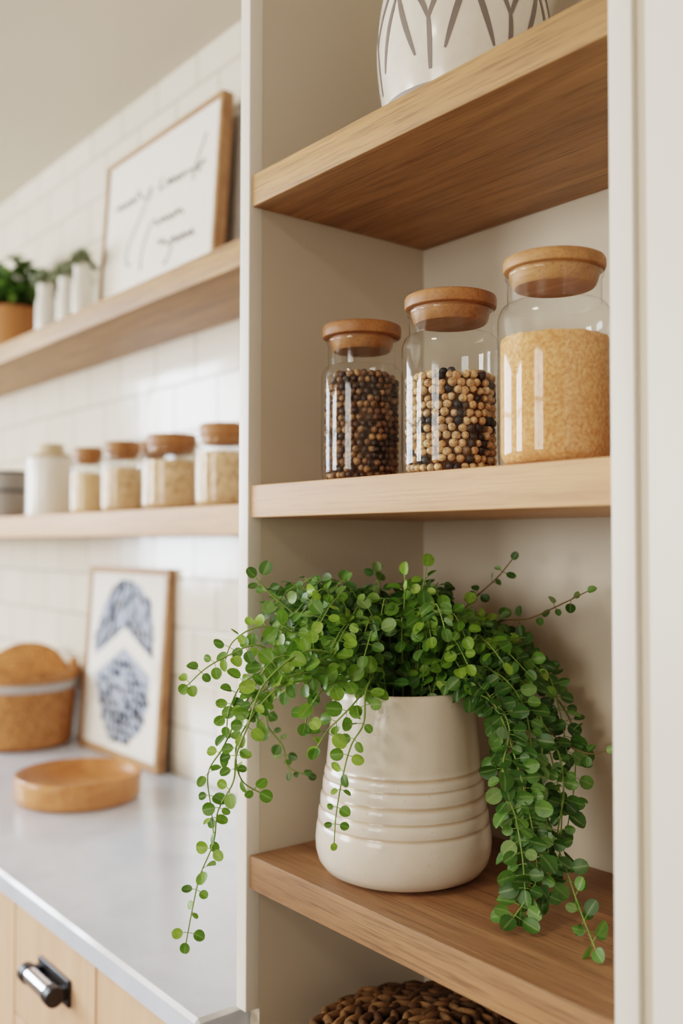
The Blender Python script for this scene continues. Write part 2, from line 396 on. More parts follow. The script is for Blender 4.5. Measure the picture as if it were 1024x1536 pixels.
# ------------------------------------------------------------------ worktop and base cabinets
o=M().box(-2.72,-.0215,-.0554,YW-.001,-.036,0).build('worktop',[W_['stone'],W_['edge']],bevel=.005,bevel_mat=1,loc=(0,0,ZC))
tag(o,'pale grey stone worktop running along the tiled wall','worktop')
YC=-.03; ZCT=ZC-.037
def base_cabinet(x0,x1,kind,label):
    t=thing('base_cabinet',label,'cabinet',(x0,0,ZF),group='light oak base cabinets under the worktop')
    w_=x1-x0; hh=ZCT-ZF
    M().box(.0005,w_-.0005,YC+.02,YW-.002,.08,hh).build('carcass',W_['cab'],t,bevel=.001)
    M().box(.0005,w_-.0005,YC+.07,YW-.002,0,.08).build('plinth',W_['black'],t)
    def handle(par,zc):
        M_=M()
        hc=w_/2+.016; M_.box(hc-.062,hc+.062,YC-.006,YC,zc-.022,zc+.020)
        hd=M_.build('handle',W_['black'],par,bevel=.005)
        rot=lambda x:[(x,r*math.cos(a),r*math.sin(a)) for r in (1,) for a in (0,)]
        yc=YC-.026
        for s0,s1,r0 in ((hc-.060,hc-.040,.0155),(hc+.040,hc+.060,.0155)):
            m=M(); m.tube([(s0,yc,zc),(s0+.001,yc,zc),(s1-.001,yc,zc),(s1,yc,zc)],lambda q,r0=r0:(r0 if .1<q<.9 else r0-.001),20)
            m.box(s0+.003,s1-.003,yc,YC-.004,zc-.009,zc+.009)
            m.build('handle_end',W_['black'],hd,smooth=40)
        M().tube([(hc-.040,yc,zc),(hc+.040,yc,zc)],.0135,24).build('handle_bar',W_['chrome'],hd,smooth=40)
        hd['label']='black mounted chrome bar handle'
    if kind=='drawers':
        z1_=hh-.004
        for k,dh in enumerate((.2,.26,.30)):
            d=M().box(.002,w_-.002,YC,YC+.019,z1_-dh,z1_).build('drawer',W_['cab'],t,bevel=.0015)
            handle(d,z1_-.085); z1_-=dh+.004
    else:
        d=M().box(.062,w_-.062,YC+.008,YC+.018,.15,hh-.066).build('door',W_['cab'],t,bevel=.001)
        m=M(); m.box(.002,.062,YC,YC+.019,.088,hh-.004).box(w_-.062,w_-.002,YC,YC+.019,.088,hh-.004)
        m.box(.062,w_-.062,YC,YC+.019,.088,.15).box(.062,w_-.062,YC,YC+.019,hh-.066,hh-.004)
        m.build('door_frame',W_['cab'],d,bevel=.0015)
base_cabinet(-.684,-.357,'drawers','light oak drawer cabinet with a chrome bar handle in full view')
base_cabinet(-.355,-.0225,'drawers','light oak drawer cabinet at the right end of the worktop, its handle barely in view')
base_cabinet(-1.03,-.686,'door','light oak cabinet with a framed door, left of the drawers')
for k,w in enumerate(('fourth','fifth','sixth','seventh')):
    base_cabinet(-1.03-.4235*(k+1)+.001,-1.03-.4235*k-.001,'door','light oak cabinet with a framed door, %s base cabinet from the white alcove'%w)
# ------------------------------------------------------------------ glass storage jars
def jar(name,x,y,z,r,h_body,h_sh,rn,h_neck,h_disc,h_top,rd,label,cat,lidmat,group,thick=.0025,base=.006,collar=False):
    t=thing(name,label,cat,(x,y,z),group=group)
    p=[(0,.0005),(r*.80,.0005),(r*.93,.002),(r*.985,.007),(r,.016)]
    p+=[(r,h_body)]
    n=8
    for i in range(1,n+1):                                    # rounded shoulder
        a=PI/2*i/n; p.append((rn+(r-rn)*math.cos(a), h_body+(h_sh-h_body)*math.sin(a)))
    p+=[(rn,h_neck),(rn+.0015,h_neck+.001),(rn+.0022,h_neck+.003),(rn+.0015,h_neck+.005),(rn-.001,h_neck+.006)]
    M().lathe(p,72).build('glass_body',W_['glass'],t,smooth=50)
    hn=h_neck+.006; ps=h_neck-.008
    # stopper: plug inside the neck and an overhanging disc
    pl=[(0,ps),(rn-.007,ps),(rn-.005,ps+.002),(rn-.0022,hn-.004),(rn-.0016,hn),(rn-.0016,h_disc)]
    d=[(rd-.003,h_disc),(rd-.0008,h_disc+.0012),(rd,h_disc+.004),(rd,h_top-.004),(rd-.001,h_top-.0012),(rd-.0035,h_top),(0,h_top)]
    M().lathe(pl+d,64).build('lid',lidmat,t,smooth=35)
    return t
G='large glass jars with wooden stoppers on the alcove shelf'
jar('glass_jar',.113,.088,0,.0485,.125,.1395,.0405,.1665,.1735,.189,.0475,'large glass jar of dark beans, leftmost on the alcove shelf','jar',W_['lid'],G)
jar('glass_jar',.266,.085,0,.0525,.134,.151,.0445,.1725,.1795,.194,.0495,'large glass jar of mixed chickpeas, between the dark beans and the golden grain','jar',W_['lid'],G)
jar('glass_jar',.4085,.083,0,.0545,.138,.158,.0448,.1825,.1895,.2025,.0488,'largest glass jar, filled with golden grain, beside the white post','jar',W_['bamboo'],G)
def beans(name,x,y,r,h,size,mat,seed,label):
    q=random.Random(seed); m=M()
    def one(px,py,pz,s):
        rot=Matrix.Rotation(q.uniform(0,6.3),3,'Z')@Matrix.Rotation(q.uniform(0,6.3),3,'X')
        m.blob((px,py,pz),s*q.uniform(.95,1.08),s*q.uniform(.88,1),s*q.uniform(.84,.98),rot,10,7)
    z=size+.004; row=0
    while z<h-size*.6:
        rr=r-.0035-size; cnt=int(2*PI*rr/(size*1.93))
        if z<.012: rr-=(.012-z)*.5
        for i in range(cnt):
            a=2*PI*(i+.5*(row%2)+q.uniform(-.22,.22))/cnt
            top=.5*math.sin(a*2+seed)*size+q.uniform(-.5,.5)*size
            if z>h-2.2*size and z>h-size+top: continue
            one(rr*math.cos(a)+0,rr*math.sin(a),z+q.uniform(-.25,.25)*size,size*q.uniform(.86,1.1))
        z+=size*1.68; row+=1
    for k in range(int(90*(.005/size)**2)):                     # the heaped top layer
        a=q.uniform(0,6.28); rr=(r-.006-size)*math.sqrt(q.random())
        one(rr*math.cos(a),rr*math.sin(a),h-size*1.2+q.uniform(-.4,.4)*size,size*q.uniform(.9,1.1))
    m.lathe([(0,.004),(r-.004-size*1.3,.004),(r-.004-size*1.3,h-size*1.8),(0,h-size*1.8)],32,m=1)
    o=m.build(name,[mat,W_['bean_core']],loc=(x,y,0),smooth=180)
    return tag(o,label,'beans' if 'bean' in name else 'chickpeas',kind='stuff')
beans('dried_beans',.113,.088,.0485,.132,.0044,W_['bean_dark'],3,'dark brown and tan dried beans filling the leftmost alcove jar')
beans('dried_chickpeas',.266,.085,.0525,.111,.0047,W_['bean_mixed'],5,'tan and black dried chickpeas in the middle alcove jar')
def fill(name,x,y,z,r,h,mat,label,cat,bumpy=.0008):
    q=random.Random(int(x*1000)); n=64; m=M()
    rr=r-.0032
    p=[(0,.004),(rr*.8,.004),(rr*.92,.006),(rr*.985,.011),(rr,.018),(rr,h*.5),(rr,h-.003),(rr*.98,h),(rr*.6,h+.003),(0,h+.005)]
    m.lathe(p,n,mod=lambda r_,z_,a:r_,)
    for i,v in enumerate(m.v):
        if v[2]>h-.004 and (v[0]**2+v[1]**2)>1e-8: m.v[i]=(v[0],v[1],v[2]+bumpy*q.uniform(-1,1))
    o=m.build(name,mat,loc=(x,y,z),smooth=60); return tag(o,label,cat,kind='stuff')
fill('golden_grain',.4085,.083,0,.0545,.1245,W_['grain'],'golden ground grain filling the largest alcove jar','grain')
# small jars on the lower kitchen shelf
G='small wood-lidded glass jars on the lower floating shelf'
def small_jar(x,y,r,ht,fillh,fm,label,flabel,fcat,fname):
    hb=ht*.62; jar('storage_jar',x,y,ZL,r,hb,ht*.78,r*.80,ht*.80,ht*.845,ht,r*.84,label,'jar',W_['lid'],G)
    fill(fname,x,y,ZL,r,fillh,fm,flabel,fcat)
small_jar(-1.335,.385,.0440,.170,.103,W_['flour'],'smallest wood-lidded jar, of pale flakes, right beside the white canister','pale flakes in the small jar beside the white canister','flakes','pale_flakes')
small_jar(-1.140,.385,.0500,.170,.105,W_['oats'],'wood-lidded jar of oats, second from the white canister','oats in the second jar from the white canister','oats','rolled_oats')
small_jar(-.915,.395,.0665,.168,.108,W_['oats'],'widest wood-lidded jar of oats on the lower floating shelf','oats in the widest jar on the lower floating shelf','oats','rolled_oats')
small_jar(-.700,.395,.0580,.172,.112,W_['oats'],'wood-lidded jar of oats partly hidden by the white post','oats in the jar beside the white post','oats','rolled_oats')
small_jar(-1.185,.488,.0430,.181,.09,W_['flour'],'wood-lidded jar standing behind two jars, only its lid showing','pale flakes in the jar hidden behind the others','flakes','pale_flakes')
# white canister
t=thing('canister','white ceramic canister with a pale knobbed lid on the lower floating shelf','canister',(-1.575,.385,ZL))
M().lathe([(0,0),(.058,0),(.064,.003),(.0655,.01),(.0655,.150),(.064,.157),(.060,.160),(.0,.160)],64).build('body',W_['ceramic'],t,smooth=40)
l=M().lathe([(0,.161),(.052,.161),(.056,.164),(.054,.170),(.038,.172),(.034,.176),(.034,.194),(.031,.1985),(.0,.1995)],48).build('lid',W_['cork'],t,smooth=40); l['label']='pale cork lid'
# grey bowls
G='grey stoneware bowls at the left end of the lower shelf'
t=thing('stoneware_bowl','lower of two stacked grey bowls at the left end of the lower shelf','bowl',(-1.90,.385,ZL),group=G)
bp=[(0,.0),(.036,.0),(.042,.004),(.050,.02),(.0575,.05),(.060,.082),(.0615,.084),(.059,.085),(.0555,.05),(.047,.02),(.036,.009),(0,.008)]
M().lathe(bp,56).build('body',W_['greyware'],t,smooth=50)
M().lathe([(.0603,.076),(.0618,.078),(.0622,.085),(.060,.0868),(.0583,.085),(.0585,.078)],56).build('rim',W_['greydark'],t,smooth=50)
copy_thing(t,(-1.90,.385,ZL+.056),'upper of two stacked grey bowls at the left end of the lower shelf')
# ------------------------------------------------------------------ upper kitchen shelf: sign, slate, bottles, herb
def board(name,label,cat,org,wd,ht,depth,lean,border,fmat,group=None):
    """a leaning framed panel: origin at the bottom left front corner"""
    t=thing(name,label,cat,org,(-lean,0,0),group=group)
    m=M()
    m.box(0,border,0,depth,0,ht).box(wd-border,wd,0,depth,0,ht).box(border,wd-border,0,depth,0,border).box(border,wd-border,0,depth,ht-border,ht)
    m.build('frame',fmat,t,bevel=.0012)
    M().box(border,wd-border,depth-.008,depth-.003,border,ht-border).build('backing',W_['slate'],t)
    return t
lean=math.atan2(.03,.449)
t=board('framed_sign','wood-framed white sign with grey handwritten lettering leaning on the upper shelf','sign',(-1.42,.4405,ZU+.0022),.590,.449,.030,lean,.012,W_['frame'])
m=M(); yy=.006
m.v+=[(.012,yy,.012),(.578,yy,.012),(.578,yy,.437),(.012,yy,.437)]; m.face((0,1,2,3),0)
STROKES=[
  [(0.0655,0.308),(0.0737,0.3194),(0.0886,0.3072),(0.0934,0.3208),(0.1105,0.3057),(0.1162,0.319),(0.1319,0.3057),(0.1374,0.3198),(0.154,0.3054),(0.1584,0.3206),(0.1758,0.3055),(0.181,0.3208),(0.1909,0.329),(0.2024,0.3148),(0.2149,0.3047),(0.2336,0.3016),(0.2479,0.3148),(0.2597,0.32),(0.2564,0.2994),(0.244,0.2921),(0.2344,0.284),(0.2225,0.2721),(0.2026,0.2513),(0.1799,0.2287),(0.1595,0.2074),(0.1469,0.184),(0.1425,0.1629),(0.1549,0.1446),(0.1759,0.1443)],
  [(0.3197,0.3278),(0.3084,0.3228),(0.3046,0.3006),(0.3216,0.302),(0.3385,0.3033),(0.3469,0.3155),(0.3557,0.3004),(0.3638,0.3146),(0.3742,0.2991),(0.383,0.313),(0.3957,0.2977),(0.402,0.3114),(0.4149,0.2993),(0.4213,0.3117),(0.4371,0.3008),(0.4485,0.3094),(0.4621,0.3012),(0.4753,0.3072),(0.5018,0.309),(0.5187,0.3124),(0.5063,0.3036),(0.4876,0.3015),(0.5044,0.2883)],
  [(0.5184,0.3751),(0.5074,0.3549),(0.4913,0.3322),(0.479,0.3081),(0.4713,0.2904),(0.4698,0.278)],
  [(0.2294,0.1149),(0.2273,0.1477),(0.238,0.1795),(0.2521,0.2061),(0.272,0.2223),(0.2886,0.2299),(0.3067,0.2125),(0.3196,0.2247),(0.3298,0.2136),(0.3365,0.2265),(0.3511,0.2122),(0.3595,0.2245),(0.3722,0.2107),(0.3787,0.2234),(0.3927,0.2115),(0.3988,0.2262),(0.4084,0.2154),(0.4153,0.2237),(0.4351,0.2074)],
  [(0.3111,0.1639),(0.3211,0.1719),(0.3333,0.1585),(0.3446,0.1682),(0.3548,0.1553),(0.3698,0.1496),(0.3849,0.1602),(0.3824,0.1363),(0.3688,0.1149),(0.3594,0.1047),(0.3484,0.1114)],
  [(0.386,0.1518),(0.3953,0.1617),(0.4099,0.1439),(0.4174,0.1602),(0.4299,0.145),(0.4381,0.1611),(0.4498,0.1441),(0.4598,0.1576),(0.4732,0.1442),(0.479,0.1586),(0.4904,0.1419)],
]
def flat_stroke(m,pts,w,y,mat):
    P=spline([(a,0,b) for a,b in pts],5); b=len(m.v); k=len(P)
    for j,p in enumerate(P):
        tt=P[min(j+1,k-1)]-P[max(j-1,0)]; nn=Vector((-tt.z,0,tt.x)); nn=nn.normalized() if nn.length>1e-9 else Vector((1,0,0))
        ww=w*(.55+.6*abs(nn.x)) 
        m.v+=[(p.x+nn.x*ww,y,p.z+nn.z*ww),(p.x-nn.x*ww,y,p.z-nn.z*ww)]
    for j in range(k-1): m.face((b+2*j,b+2*j+2,b+2*j+3,b+2*j+1),mat)
for s_ in STROKES: flat_stroke(m,s_,.0032,yy-.0006,1)
o=m.build('lettered_sheet',[W_['paper'],W_['ink']],t,smooth=None); o['label']='white sheet with grey script lettering'
o=M().box(0,.20,0,.006,0,.412).build('slate_board',W_['slate'],bevel=.001,loc=(-.955,.505,ZU+.001),rot=(-.04,0,0))
tag(o,'dark grey slate board standing behind the right edge of the framed sign','board')
G='white bottle vases in a row left of the sign'
for i,(x,y,hh,r,lab) in enumerate(((-1.705,.415,.186,.0275,'white bottle vase with a grey green sprig, nearest the leafy herb'),
                         (-1.562,.418,.176,.0270,'white bottle vase with a grey green sprig, middle of the row of three'),
                         (-1.437+.006,.405,.180,.0255,'white bottle vase with a grey green sprig, right beside the lettered sign'))):
    t=thing('bottle_vase',lab,'vase',(x,y,ZU),group=G)
    M().lathe([(0,0),(r*.94,0),(r,.004),(r*1.02,hh*.55),(r*.97,hh*.70),(r*.82,hh*.78),(r*.80,hh*.82),(r*.84,hh*.9),(r*.84,hh*.985),(r*.78,hh),(r*.66,hh*.985),(r*.6,hh*.8),(0,hh*.78)],40).build('bottle',W_['ceramic'],t,smooth=50)
    q=random.Random(40+i); m=M()
    for k in range(46):
        a=q.uniform(0,6.28); el=q.uniform(.1,1.45); d=Vector((math.cos(a)*math.cos(el),math.sin(a)*math.cos(el),math.sin(el)))
        m.leaf(Vector((0,0,hh-.012))+Vector((d.x*.014,d.y*.014,d.z*.016)),d,Vector((q.uniform(-1,1),q.uniform(-1,1),1)),q.uniform(.026,.044),q,aspect=.6)
    m.build('sprig',W_['sage'],t,smooth=180)
t=thing('potted_herb','bushy dark green herb in a brown planter at the left end of the upper shelf','plant',(-1.96,.42,ZU))
M().lathe([(0,0),(.082,0),(.088,.004),(.094,.06),(.098,.135),(.100,.150),(.097,.152),(.093,.148),(.09,.12),(0,.118)],56).build('planter',W_['tan_pot'],t,smooth=50)
q=random.Random(21); m=M(); ms=M()
for k in range(95):
    a=q.uniform(0,6.28); el=q.uniform(.3,1.5); L=q.uniform(.09,.20)
    d=Vector((math.cos(a)*math.cos(el),math.sin(a)*math.cos(el)*.62,math.sin(el)))
    b0=Vector((math.cos(a)*.05*q.random(),math.sin(a)*.05*q.random(),.12)); p1=b0+d*L*.6+Vector((0,0,.02)); p2=b0+d*L+Vector((0,0,-.01))
    P=spline([b0,p1,p2],4); ms.tube(P,.0012,4)
    for p in P[2:]:
        for z in range(3):
            aa=q.uniform(0,6.28); m.leaf(p,Vector((math.cos(aa),math.sin(aa)*.7,q.uniform(-.2,.8))),Vector((q.uniform(-.5,.5),q.uniform(-.8,.2),1)),q.uniform(.024,.04),q,aspect=.7)
m.build('foliage',W_['leaf_far'],t,smooth=180); ms.build('stems',W_['stem'],t,smooth=180)
# ------------------------------------------------------------------ on the worktop
lean=math.atan2(.03,.5)
t=board('framed_print','wood-framed grey and white chevron print leaning on the tiles above the worktop','picture',(-1.612,.487,ZC+.0022),.462,.502,.022,lean,.018,W_['frame'])
m=M(); yy=.005; X0=0
m.v+=[(.018,yy,.018),(.444,yy,.018),(.444,yy,.484),(.018,yy,.484)]; m.face((0,1,2,3),0)
OUT=[(.2205,.470),(.3066,.4567),(.3755,.4097),(.3963,.3431),(.3923,.2529),(.3864,.1481),(.3567,.0845),(.272,.0402),(.1734,.0452),(.0964,.1386),(.0592,.238),(.061,.3179),(.0926,.3946),(.16,.4558)]
def inside(x,z,poly=OUT):
    c=False; j=len(poly)-1
    for i in range(len(poly)):
        if (poly[i][1]>z)!=(poly[j][1]>z) and x<(poly[j][0]-poly[i][0])*(z-poly[i][1])/(poly[j][1]-poly[i][1])+poly[i][0]: c=not c
        j=i
    return c
b=len(m.v); m.v.append((.225,yy-.0005,.25)); m.v+=[(a,yy-.0005,c) for a,c in OUT]
for i in range(len(OUT)): m.face((b,b+1+(i+1)%len(OUT),b+1+i),1)
q=random.Random(11)
def chev(x): return .318-(abs(x-.237)*.46 if x<.237 else abs(x-.237)*.47)
def dash(x,z,ang,l,w_,mat,y):
    c,s_=math.cos(ang),math.sin(ang); b=len(m.v)
    pts=((-l,-w_),(l,-w_),(l,w_),(-l,w_))
    m.v+=[(x+c*u-s_*v,y,z+s_*u+c*v) for u,v in pts]; m.face((b,b+1,b+2,b+3),mat)
i=0
zz=.03
while zz<.48:
    xx=.04
    while xx<.41:
        px=xx+q.uniform(-.005,.005); pz=zz+q.uniform(-.004,.004); xx+=.025
        if not inside(px,pz): continue
        dc=pz-chev(px)
        if -.048<dc<.016: continue
        if dc>0:                                                # above the white chevron: strokes fan up to the middle
            if q.random()<.72:
                ang=(.95 if px<.23 else -.95)+q.uniform(-.15,.15)
                dash(px,pz,ang,q.uniform(.011,.018),q.uniform(.003,.0062),2 if q.random()<.6 else 3,yy-.001)
        else:                                                   # below: rows of blocks running down to the right
            if q.random()<.85:
                dash(px,pz,-.72+q.uniform(-.1,.1),q.uniform(.0085,.0135),q.uniform(.004,.0078),2 if q.random()<.75 else 3,yy-.001)
    zz+=.0215; i+=1
ck=[(.031,.236),(.237,.342),(.420,.264),(.420,.218),(.240,.292),(.031,.188)]
b=len(m.v); m.v+=[(a,yy-.0015,c) for a,c in ck]; m.face((b,b+5,b+4,b+1),0); m.face((b+1,b+4,b+3,b+2),0)
o=m.build('printed_sheet',[W_['paper'],W_['blue_grey'],W_['navy'],W_['ink']],t,smooth=None); o['label']='white sheet with a grey dashed chevron design'
# basket with a leaning lid
def weave(rows,pitch,amp):
    def f(r,z,a):
        k=int(z/pitch+.5); return r+amp*math.sin(a*44+PI*(k%2))*(1 if r>.05 else 0)
    return f
t=thing('woven_basket','round tan woven basket with a grey band beside the chevron print','basket',(-1.735,.365,ZC))
prof=[(0,.001),(.125,.001),(.138,.006)]
nr=22
for k in range(nr+1): prof.append((.142+.012*k/nr,.012+.148*k/nr))
M().lathe(prof,176,mod=weave(nr,.0068,.0022)).build('basket_wall',W_['weave'],t,smooth=60)
M().lathe([(.1545,.160),(.158,.163),(.159,.172),(.158,.181),(.155,.183),(.152,.181),(.151,.170),(.1525,.160)],72).build('band',W_['band'],t,smooth=50)
m=M(); m.lathe([(.1535,.183),(.160,.185),(.163,.194),(.163,.206),(.159,.214),(.153,.215),(.148,.208),(.146,.19),(.14,.03),(0,.02)],72)
m.build('rim',W_['weave'],t,smooth=50)
M().box(.136,.158,-.022,.022,.205,.238).build('handle_tab',W_['weave'],t,bevel=.009,rot=(0,0,math.radians(72)))
lid=M()
lp=[(0,.0)]
for k in range(1,13): lp.append((.0095*k,.0012*(k%2)))
lp+=[(.119,.001),(.123,.006),(.122,.013),(.115,.016),(0,.016)]
lid.lathe(lp,72)
lid.build('lid',W_['weave'],t,loc=(-.045,.03,.172),smooth=60,rot=(math.radians(50),0,math.radians(58)))
# wooden tray
t=thing('wooden_bowl','shallow round honey-coloured wooden bowl on the grey worktop','bowl',(-1.071,.252,ZC))
M().lathe([(0,0),(.120,0),(.129,.002),(.1345,.008),(.1365,.020),(.1375,.040),(.1375,.0575),(.1355,.0600),(.1325,.0590),(.127,.046),(.112,.031),(.08,.023),(0,.021)],96).build('dish',W_['tray'],t,smooth=50)
# ------------------------------------------------------------------ top shelf vase
vp=[(0,0),(.070,0),(.078,.004),(.090,.030),(.0965,.062),(.100,.095),(.0995,.125),(.094,.165),(.084,.205),(.070,.240),(.056,.265),(.047,.282),(.045,.296),(.049,.308),(.051,.312),(.048,.313),(.044,.306),(.04,.29),(0,.28)]
def vr(z):
    for (r0,z0),(r1,z1) in zip(vp[1:],vp[2:]):
        if z0<=z<=z1 and z1>z0: return r0+(r1-r0)*(z-z0)/(z1-z0)
    return .05
t=thing('patterned_vase','rounded ivory vase with grey branching line pattern on the top alcove shelf','vase',(.228,.145,Z1))
sm=[(a.x,a.z) for a in spline([(r,0,z) for r,z in vp[1:16]],5)]
m=M().lathe([(0,0)]+sm+vp[16:],96)
def vr2(z):
    for (r0,z0),(r1,z1) in zip(sm,sm[1:]):
        if z0<=z<=z1 and z1>z0: return r0+(r1-r0)*(z-z0)/(z1-z0)
    return .05
def vline(pts,w0,w1):
    P=spline([(a,0,z) for a,z in pts],7); b=len(m.v); k=len(P)
    for j,p in enumerate(P):
        tt=P[min(j+1,k-1)]-P[max(j-1,0)]; R_=vr2(p.z); d=Vector((tt.x*R_,0,tt.z)).normalized(); nn=(-d.z,d.x)
        ww=w0+(w1-w0)*math.sin(PI*j/(k-1))
        for s_ in (1,-1):
            z=p.z+nn[1]*ww*s_; a=p.x+nn[0]*ww*s_/R_; rr=vr2(z)+.0006
            m.v.append((rr*math.cos(a),rr*math.sin(a),z))
    for j in range(k-1): m.face((b+2*j,b+2*j+1,b+2*j+3,b+2*j+2),1)
NP=7; pp=2*PI/NP; PH=-1.18
for i in range(NP):
    a=PH+i*pp
    vline([(a,.050),(a+.01,.085),(a,.105)],.0018,.0028)
    for s_ in (1,-1):
        vline([(a,.103),(a+s_*.10*pp,.125),(a+s_*.33*pp,.160),(a+s_*.5*pp,.190)],.0016,.0033)
        vline([(a+pp/2,.190),(a+pp/2+s_*.12*pp,.205),(a+pp/2+s_*.36*pp,.235),(a+pp/2+s_*.5*pp,.258)],.001,.002)
        vline([(a+s_*.08*pp,.160),(a+s_*.05*pp,.185),(a,.215)],.001,.0026)
        vline([(a+pp/2,.150),(a+pp/2+s_*.14*pp,.112),(a+pp/2+s_*.30*pp,.068)],.0012,.0034)
m.lathe([(.0702,.0002),(.0787,.004),(.0908,.030),(.0925,.0375)],96,m=2)
o=m.build('body',[W_['vase'],W_['vase_line'],W_['vase_base']],t,smooth=50)
# ------------------------------------------------------------------ braided basket below
t=thing('braided_basket','coarse braided brown basket with a domed lid below the bottom alcove shelf','basket',(.197,.128,ZB))
HB=.235; RB=.142
def braid_ring(m,R_,z,sz,q,ph):
    n=max(4,int(2*PI*R_/(sz*1.25)))
    for i in range(n):
        a=2*PI*(i+ph)/n
        rot=Matrix.Rotation(a+PI/2,3,'Z')@Matrix.Rotation(q.uniform(.3,.62)*(1 if i%2 else -1),3,'Z')@Matrix.Rotation(q.uniform(-.3,.3),3,'X')
        m.blob((R_*math.cos(a),R_*math.sin(a),z+q.uniform(-.0012,.0012)),sz*q.uniform(1.05,1.4),sz*.46,sz*.46,rot,8,6)
q=random.Random(5); m=M()
for k in range(19): braid_ring(m,RB-.006,.008+k*.0122,.0105,q,.5*(k%2))
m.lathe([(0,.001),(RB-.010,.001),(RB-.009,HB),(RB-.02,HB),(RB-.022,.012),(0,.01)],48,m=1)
m.build('basket_wall',[W_['braid'],W_['braid_dark']],t,smooth=180)
m=M(); R_=RB; k=0
while R_>.006:
    braid_ring(m,R_,HB+.008+.018*(1-(R_/RB)**2),.0128,q,q.random()); R_-=.0150*q.uniform(.94,1.06); k+=1
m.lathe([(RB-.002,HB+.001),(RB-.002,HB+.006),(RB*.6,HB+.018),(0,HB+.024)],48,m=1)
m.build('lid',[W_['braid'],W_['braid_dark']],t,smooth=180)
# ------------------------------------------------------------------ the trailing plant in its stoneware pot
PX,PY=.157,.115
plant=thing('potted_plant','trailing green round-leaved plant in a ribbed cream stoneware pot','plant',(PX,PY,Z3))
pp_=[(.000,.0),(.070,.0),(.080,.002),(.0915,.0075),(.0985,.017),(.1015,.028),(.1022,.040),(.1008,.054)]
pk=[(0.1008,0.054),(0.09968,0.0595),(0.09852,0.0615),(0.09922,0.0645),(0.09867,0.072),(0.0973,0.0765),(0.09628,0.0782),(0.09692,0.081),(0.09623,0.089),(0.09487,0.0932),(0.09353,0.095),(0.0942,0.0985),(0.0935,0.1065),(0.09218,0.1102),(0.09161,0.1115),(0.09206,0.1145),(0.09137,0.119),(0.09009,0.123),(0.08928,0.1242),(0.08944,0.128),(0.0885,0.137),(0.0862,0.162),(0.0838,0.188),(0.0822,0.204),(0.0815,0.21),(0.08,0.2128),(0.078,0.213),(0.0765,0.2105),(0.0762,0.195),(0.076,0.18)]
M().lathe(pp_+pk[1:],112).build('pot',W_['pot'],plant,smooth=80)
M().lathe([(.0758,.186),(.05,.192),(0,.194)],40).build('soil',W_['soil'],plant)
